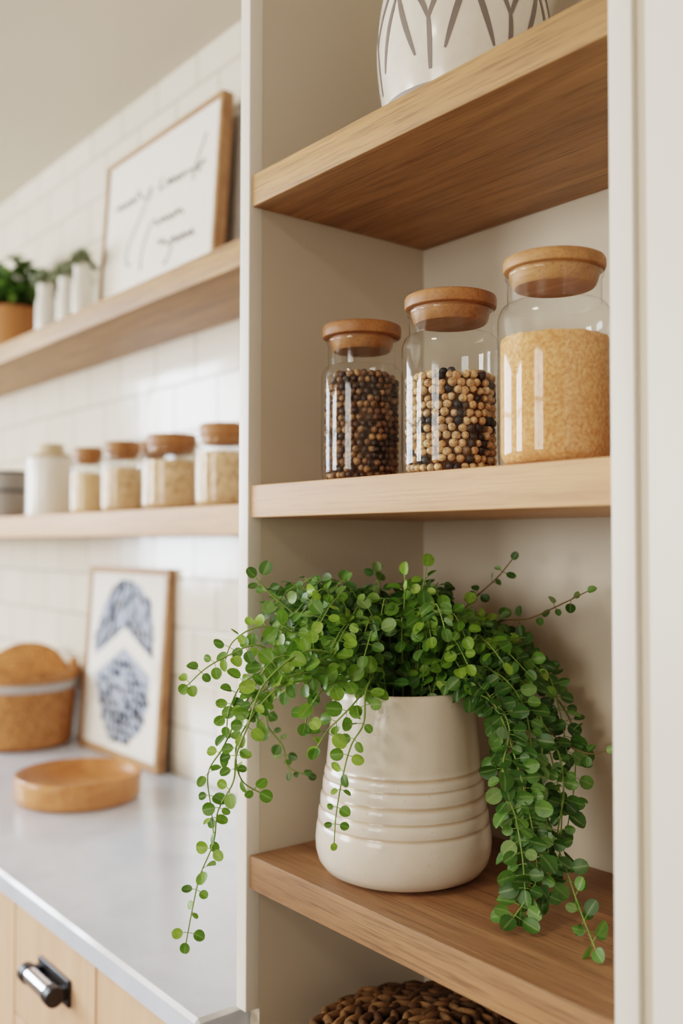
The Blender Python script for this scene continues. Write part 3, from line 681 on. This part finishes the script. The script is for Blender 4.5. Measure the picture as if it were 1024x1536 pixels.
VINES={
 'long_left':[(0.1833,0.0469,-0.2151),(0.1826,-0.0357,-0.1838),(0.1757,-0.0911,-0.2127),(0.1754,-0.1134,-0.2564),(0.1718,-0.1245,-0.2849),(0.1695,-0.1261,-0.3104),(0.1593,-0.1375,-0.3399),(0.1556,-0.1405,-0.372),(0.1465,-0.1503,-0.4048),(0.1406,-0.1559,-0.4404),(0.1361,-0.1599,-0.4725)],
 'left_second':[(0.1807,0.0111,-0.2052),(0.1687,-0.0689,-0.1897),(0.1606,-0.1088,-0.2387),(0.1555,-0.1293,-0.2777),(0.1451,-0.1409,-0.3047),(0.1507,-0.1401,-0.3406),(0.1543,-0.1389,-0.3713)],
 'left_third':[(0.1792,-0.0061,-0.2183),(0.1845,-0.0798,-0.2182),(0.1672,-0.1153,-0.2641),(0.1674,-0.1217,-0.29),(0.1711,-0.116,-0.3116),(0.1818,-0.102,-0.323)],
 'left_spray':[(0.1656,0.0232,-0.1856),(0.1567,-0.0518,-0.1921),(0.1538,-0.0882,-0.1779),(0.1447,-0.1152,-0.1866),(0.1372,-0.14,-0.1998),(0.1253,-0.1541,-0.2169)],
 'left_spray2':[(0.1595,0.0475,-0.1802),(0.1499,-0.0293,-0.1691),(0.1397,-0.0747,-0.1601),(0.1301,-0.102,-0.1748),(0.1244,-0.1082,-0.1945)],
 'left_mid':[(0.1729,0.0174,-0.2065),(0.1646,-0.0574,-0.2015),(0.1549,-0.1011,-0.2128),(0.1521,-0.1195,-0.2387),(0.1494,-0.1217,-0.2592)],
 'left_mid2':[(0.1773,0.0233,-0.2138),(0.1814,-0.0522,-0.2071),(0.1716,-0.0957,-0.225),(0.1603,-0.1086,-0.249)],
 'front':[(0.191,0.0404,-0.2137),(0.2119,0.0114,-0.2303),(0.2215,0.0007,-0.2593),(0.2166,-0.0123,-0.282),(0.2141,-0.0218,-0.3148),(0.2133,-0.0291,-0.35),(0.2153,-0.0332,-0.378)],
 'front_left':[(0.1909,0.0405,-0.2174),(0.2099,0.0012,-0.2365),(0.2068,-0.018,-0.2531),(0.1978,-0.0286,-0.267),(0.1909,-0.0364,-0.2838)],
 'front_left2':[(0.1817,0.0291,-0.2174),(0.1905,-0.0239,-0.2225),(0.1871,-0.0432,-0.2434),(0.1836,-0.0467,-0.2594)],
 'back_left':[(0.0987,0.0372,-0.2154),(0.0472,0.0068,-0.2577),(0.0333,0.0068,-0.2873),(0.0364,0.0282,-0.3166),(0.0398,0.0337,-0.3416),(0.0466,0.0589,-0.3544)],
 'up_right':[(0.1725,0.1603,-0.1861),(0.1887,0.1946,-0.1422),(0.2089,0.2184,-0.1134),(0.2214,0.2329,-0.0902)],
 'out_right':[(0.1793,0.1536,-0.2008),(0.2258,0.194,-0.1645),(0.2583,0.2184,-0.1582),(0.2863,0.2367,-0.1428),(0.3207,0.2468,-0.1249)],
 'up_center':[(0.1697,0.1093,-0.1986),(0.1928,0.1036,-0.147),(0.205,0.1015,-0.12),(0.2083,0.1046,-0.0974)],
 'up_center2':[(0.1723,0.0965,-0.1974),(0.1913,0.0855,-0.1425),(0.2001,0.0786,-0.1061)],
 'up_back':[(0.1124,0.118,-0.2043),(0.0996,0.1312,-0.1492),(0.0899,0.133,-0.1068)],
 'up_left':[(0.134,0.0488,-0.2052),(0.1052,-0.0061,-0.151),(0.0891,-0.0273,-0.1283),(0.0791,-0.0408,-0.1101)],
 'up_left2':[(0.1183,0.0614,-0.2076),(0.0824,0.0297,-0.1539),(0.0551,0.0103,-0.1309)],
 'right_twig':[(0.2286,0.1693,-0.2432),(0.286,0.1943,-0.2646),(0.316,0.2009,-0.2865),(0.3475,0.2088,-0.2968),(0.3667,0.2166,-0.2918)],
 'r1':[(0.2221,0.1117,-0.2163),(0.2684,0.122,-0.2231),(0.3001,0.1231,-0.252),(0.3197,0.1258,-0.2967),(0.3402,0.1216,-0.3414),(0.3541,0.1173,-0.3865),(0.3626,0.105,-0.4102),(0.3589,0.0776,-0.4369)],
 'r2':[(0.21,0.1449,-0.2203),(0.2719,0.1751,-0.2348),(0.3193,0.189,-0.2874),(0.3373,0.1819,-0.3352),(0.3517,0.1539,-0.3779),(0.3814,0.1365,-0.4085),(0.4139,0.1141,-0.4291),(0.4491,0.0866,-0.441)],
 'r3':[(0.1939,0.1722,-0.2086),(0.2505,0.2271,-0.2073),(0.2815,0.2358,-0.2446),(0.3127,0.2283,-0.2757),(0.3324,0.2074,-0.3258),(0.345,0.1774,-0.3734)],
 'r4':[(0.2292,0.1048,-0.2223),(0.2874,0.1225,-0.2387),(0.3094,0.1273,-0.2644),(0.3147,0.1118,-0.3019),(0.3231,0.1074,-0.3263),(0.3352,0.1078,-0.3503),(0.3487,0.1023,-0.3849),(0.3597,0.0935,-0.4137)],
 'r5':[(0.222,0.1435,-0.2114),(0.2844,0.1741,-0.2222),(0.3113,0.1777,-0.2628),(0.3233,0.163,-0.3089),(0.338,0.1515,-0.3531),(0.3583,0.1308,-0.3921),(0.3677,0.112,-0.4221)],
 'r6':[(0.2009,0.165,-0.2074),(0.2469,0.2058,-0.1906),(0.2834,0.2208,-0.2188),(0.3047,0.2175,-0.2608),(0.3212,0.2081,-0.3011)],
 'r7':[(0.2244,0.1304,-0.2101),(0.2753,0.1462,-0.2135),(0.3061,0.1544,-0.2467),(0.3228,0.1455,-0.2926),(0.3221,0.1302,-0.3253),(0.343,0.1264,-0.3681)],
 'r8':[(0.2149,0.1507,-0.2126),(0.2755,0.1955,-0.2325),(0.2992,0.1955,-0.2812),(0.3182,0.189,-0.3135),(0.3356,0.1806,-0.3515),(0.3585,0.1473,-0.3954)],
}
base=Vector((PX,PY,Z3)); E1=Vector((.623,.782,0)); E2=Vector((.782,-.623,0)); OUTW=Vector((.62,-.70,.36))
def blocked(p,s=.012):
    """keep foliage inside the alcove and above the shelf"""
    x,y,z=p
    if y>YB-s: y=YB-s
    if y>.0 and x<s and z>-.9: x=max(x,s) if y>.02 else x
    if x>W-s: x=W-s
    if z<Z3+.004+s*.3 and y>YS-.012: z=Z3+.004+s*.3
    if z>Z2-T-s and y>YS: z=Z2-T-s
    return Vector((x,y,z))
def put_leaf(m,p,d,nrm,sz,q):
    tip=p+d.normalized()*sz
    t2=blocked(tip,.004); d=(t2-p)
    if d.length<1e-4: return
    m.leaf(p,d,nrm,sz,q,cup=q.uniform(.12,.45),aspect=q.uniform(.84,1.0),tip=q.uniform(0,.12))
def dress(m,ms,P,q,s0,s1,step,dens=2,face=OUTW,start=.0):
    acc=0; phase=q.uniform(0,6.28); tot=sum((P[i+1]-P[i]).length for i in range(len(P)-1)); run=0
    for i in range(len(P)-1):
        seg=P[i+1]-P[i]; acc+=seg.length; run+=seg.length
        if acc<step or run<start*tot: continue
        acc=0; phase+=1.57+q.uniform(-.35,.35)
        tdir=seg.normalized(); u=tdir.orthogonal().normalized(); v=tdir.cross(u)
        f=run/tot; sz=s0+(s1-s0)*f
        for k in range(dens):
            a=phase+2*PI*k/dens+q.uniform(-.3,.3)
            d=(u*math.cos(a)+v*math.sin(a))+tdir*q.uniform(.0,.5)
            side=d-face.normalized()*d.dot(face.normalized())*.75            # blades turn their faces to the light
            d=side.normalized() if side.length>.05 else d.normalized()
            s_=sz*q.uniform(.62,1.12); pet=s_*q.uniform(.25,.5)
            p0=P[i]; p1=blocked(p0+d*pet+Vector((0,0,.1*pet)),.006)
            ms.tube([p0,(p0+p1)/2,p1],.00042,4)
            n_=face.normalized()+Vector((q.uniform(-1,1),q.uniform(-1,1),q.uniform(-.8,.8)))*.85
            put_leaf(m,p1,d+Vector((0,0,-.12)),n_,s_,q)
    # a terminal leaf
    put_leaf(m,P[-1],P[-1]-P[-2],face+Vector((q.uniform(-.5,.5),q.uniform(-.5,.5),0)),s1*.9,q)
SPEC={ # leaf size at root and tip, spacing, leaves per node, material, bare start
 'long_left':(.019,.0125,.0200,2,'leaf',.12),'left_second':(.019,.0135,.0215,2,'leaf',.1),'left_third':(.019,.0155,.0190,2,'leaf',.1),
 'left_spray':(.019,.0135,.0150,2,'leaf',.1),'left_spray2':(.019,.0145,.0140,2,'leaf',.1),'left_mid':(.0185,.015,.0105,2,'leaf',.1),'left_mid2':(.0185,.016,.0105,2,'leaf',.1),
 'front':(.0185,.0095,.0165,2,'leaf',.1),'front_left':(.0185,.0165,.0145,2,'leaf',.1),'front_left2':(.0185,.016,.0125,2,'leaf',.1),
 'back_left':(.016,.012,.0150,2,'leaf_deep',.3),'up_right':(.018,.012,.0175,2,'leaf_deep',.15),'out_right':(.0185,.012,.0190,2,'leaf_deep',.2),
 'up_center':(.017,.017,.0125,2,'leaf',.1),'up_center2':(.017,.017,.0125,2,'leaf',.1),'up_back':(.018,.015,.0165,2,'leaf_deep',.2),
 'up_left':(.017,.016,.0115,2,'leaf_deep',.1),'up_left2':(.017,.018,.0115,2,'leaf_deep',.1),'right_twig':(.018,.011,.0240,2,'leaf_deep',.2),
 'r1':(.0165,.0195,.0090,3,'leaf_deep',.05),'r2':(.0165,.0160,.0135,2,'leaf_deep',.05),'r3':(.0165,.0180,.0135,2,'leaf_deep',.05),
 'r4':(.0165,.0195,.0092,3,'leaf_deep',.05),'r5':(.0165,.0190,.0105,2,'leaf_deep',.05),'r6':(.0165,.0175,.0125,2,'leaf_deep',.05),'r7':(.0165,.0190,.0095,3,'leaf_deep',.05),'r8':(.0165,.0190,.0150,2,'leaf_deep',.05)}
q=random.Random(99)
for key,pts in VINES.items():
    s0,s1,step,dens,mt,st=SPEC[key]
    P=[blocked(p,.006) for p in spline(pts,10)]
    m=M(); ms=M()
    tw=P[:]                                                     # slight natural wobble
    ms.tube([p-base for p in tw],lambda f:.0013-.0006*f,5)
    ml=M(); mst=M()
    dress(ml,mst,tw,q,s0,s1,step,dens,start=st)
    for mm in (ml,mst): mm.v=[tuple(Vector(v)-base) for v in mm.v]
    b=len(ms.v); ms.v+=mst.v
    for f,mi in zip(mst.f,mst.mi): ms.face([i+b for i in f],mi)
    vine=ms.build('vine',W_['stem'] if mt=='leaf' else W_['stem_brown' if key in ('up_right','out_right','right_twig') else 'stem'],plant,smooth=180)
    ml.build('leaves',W_[mt],vine,smooth=180)
def ztop(u):
    K=[(-.20,-.20),(-.175,-.135),(-.14,-.110),(-.10,-.112),(-.06,-.128),(-.02,-.112),(.03,-.105),(.06,-.130),(.10,-.150),(.14,-.175),(.175,-.205),(.21,-.26)]
    if u<=K[0][0]: return K[0][1]
    for (a,b_),(c,d) in zip(K,K[1:]):
        if a<=u<=c: return b_+(d-b_)*(u-a)/(c-a)
    return K[-1][1]
crown={'leaf':M(),'leaf_deep':M()}; cs=M()
for k in range(175):
    u=q.uniform(-.165,.165); wv=q.uniform(-.10,.105)
    if (u/.175)**2+(wv/.12)**2>1: wv*=.5
    zt=ztop(u)-.012-abs(wv)*.28
    lo=-.245 if abs(u)<.085 else -.255
    z=lo+(zt-lo)*(q.random()**.55)
    if wv>.075 and z<-.235: z=-.232
    end=Vector((PX,PY,0))+E1*u+E2*wv; end.z=z
    st=Vector((PX,PY,0))+E1*(max(-.055,min(.055,u*.4)))+E2*(wv*.45); st.z=Z3+.192
    mid=Vector((PX,PY,0))+E1*(u*.78)+E2*(wv*.8); mid.z=max(z+.025,Z3+.235)
    P=[blocked(p,.008) for p in spline([st,(st+mid)/2+Vector((0,0,.012)),mid,end],7)]
    cs.tube(P,.0008,4)
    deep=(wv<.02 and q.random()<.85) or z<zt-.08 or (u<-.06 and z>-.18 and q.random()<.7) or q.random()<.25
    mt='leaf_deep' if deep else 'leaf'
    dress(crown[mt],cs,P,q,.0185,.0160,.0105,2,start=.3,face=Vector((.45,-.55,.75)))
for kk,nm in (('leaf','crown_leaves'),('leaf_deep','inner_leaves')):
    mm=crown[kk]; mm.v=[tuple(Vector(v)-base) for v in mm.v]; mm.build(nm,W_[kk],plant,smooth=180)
cs.v=[tuple(Vector(v)-base) for v in cs.v]; cs.build('crown_stems',W_['stem'],plant,smooth=180)
# ------------------------------------------------------------------ light
def area(name,loc,rot,sx,sy,power,col):
    l=bpy.data.lights.new(name,'AREA'); l.shape='RECTANGLE'; l.size=sx; l.size_y=sy; l.energy=power; l.color=col
    o=bpy.data.objects.new(name,l); COL.objects.link(o); o.location=loc; o.rotation_euler=rot; return o
zc=(w1[2]+w1[3])/2
area('window_daylight',(XL-.12,(w1[0]+w1[1])/2,zc),(0,-PI/2,0),w1[3]-w1[2]-.1,w1[1]-w1[0]-.1,135,(.80,.90,1))
area('window_daylight',((w2[0]+w2[1])/2,YN-.12,zc),(PI/2,0,0),w2[1]-w2[0]-.1,w2[3]-w2[2]-.1,110,(1,.97,.92))
area('window_daylight',((w3[0]+w3[1])/2,YN-.12,zc),(PI/2,0,0),w3[1]-w3[0]-.1,w3[3]-w3[2]-.1,40,(1,.94,.85))
# unseen round ceiling lamp, added to give warm fill light
t=thing('fill_lamp','added unseen round flush ceiling lamp for warm fill light','lamp',(.4,-1.7,ZT))
M().lathe([(0,-.001),(.20,-.001),(.205,-.01),(.205,-.035),(.195,-.04)],48).build('fill_lamp_housing',W_['white'],t,smooth=40)
tl=NT('fill_lamp_diffuser'); em=tl.n('Emission'); em.inputs[0].default_value=(1,.86,.70,1); em.inputs[1].default_value=34; tl.l(em.outputs[0],tl.out.inputs[0])
M().lathe([(.194,-.038),(.17,-.05),(.1,-.058),(0,-.06)],48).build('fill_lamp_shade',tl.m,t,smooth=60)
wd=bpy.data.worlds.new('sky'); bpy.context.scene.world=wd; wd.use_nodes=True
bg=wd.node_tree.nodes['Background']; bg.inputs[0].default_value=(.75,.85,1,1); bg.inputs[1].default_value=1.0
# ------------------------------------------------------------------ camera
cx,cy,cz,yaw,pitch,roll,f=1.0094,-.6574,-.07,.8977,.031,.0016,1462.6
F=Vector((-math.sin(yaw)*math.cos(pitch),math.cos(yaw)*math.cos(pitch),math.sin(pitch)))
r=Vector((math.cos(yaw),math.sin(yaw),0)); u=r.cross(F)
r2=r*math.cos(roll)+u*math.sin(roll); u2=u*math.cos(roll)-r*math.sin(roll)
cam=bpy.data.cameras.new('camera'); co=bpy.data.objects.new('camera',cam); COL.objects.link(co)
mw=Matrix((r2,u2,-F)).transposed().to_4x4(); mw.translation=(cx,cy,cz); co.matrix_world=mw
cam.sensor_fit='VERTICAL'; cam.sensor_height=36; cam.sensor_width=24; cam.lens=f/1536*36
cam.clip_start=.02; cam.dof.use_dof=True; cam.dof.focus_distance=1.02; cam.dof.aperture_fstop=2.6
sc=bpy.context.scene; sc.camera=co
sc.view_settings.view_transform='Filmic'; sc.view_settings.look='Medium High Contrast'; sc.view_settings.exposure=0.42
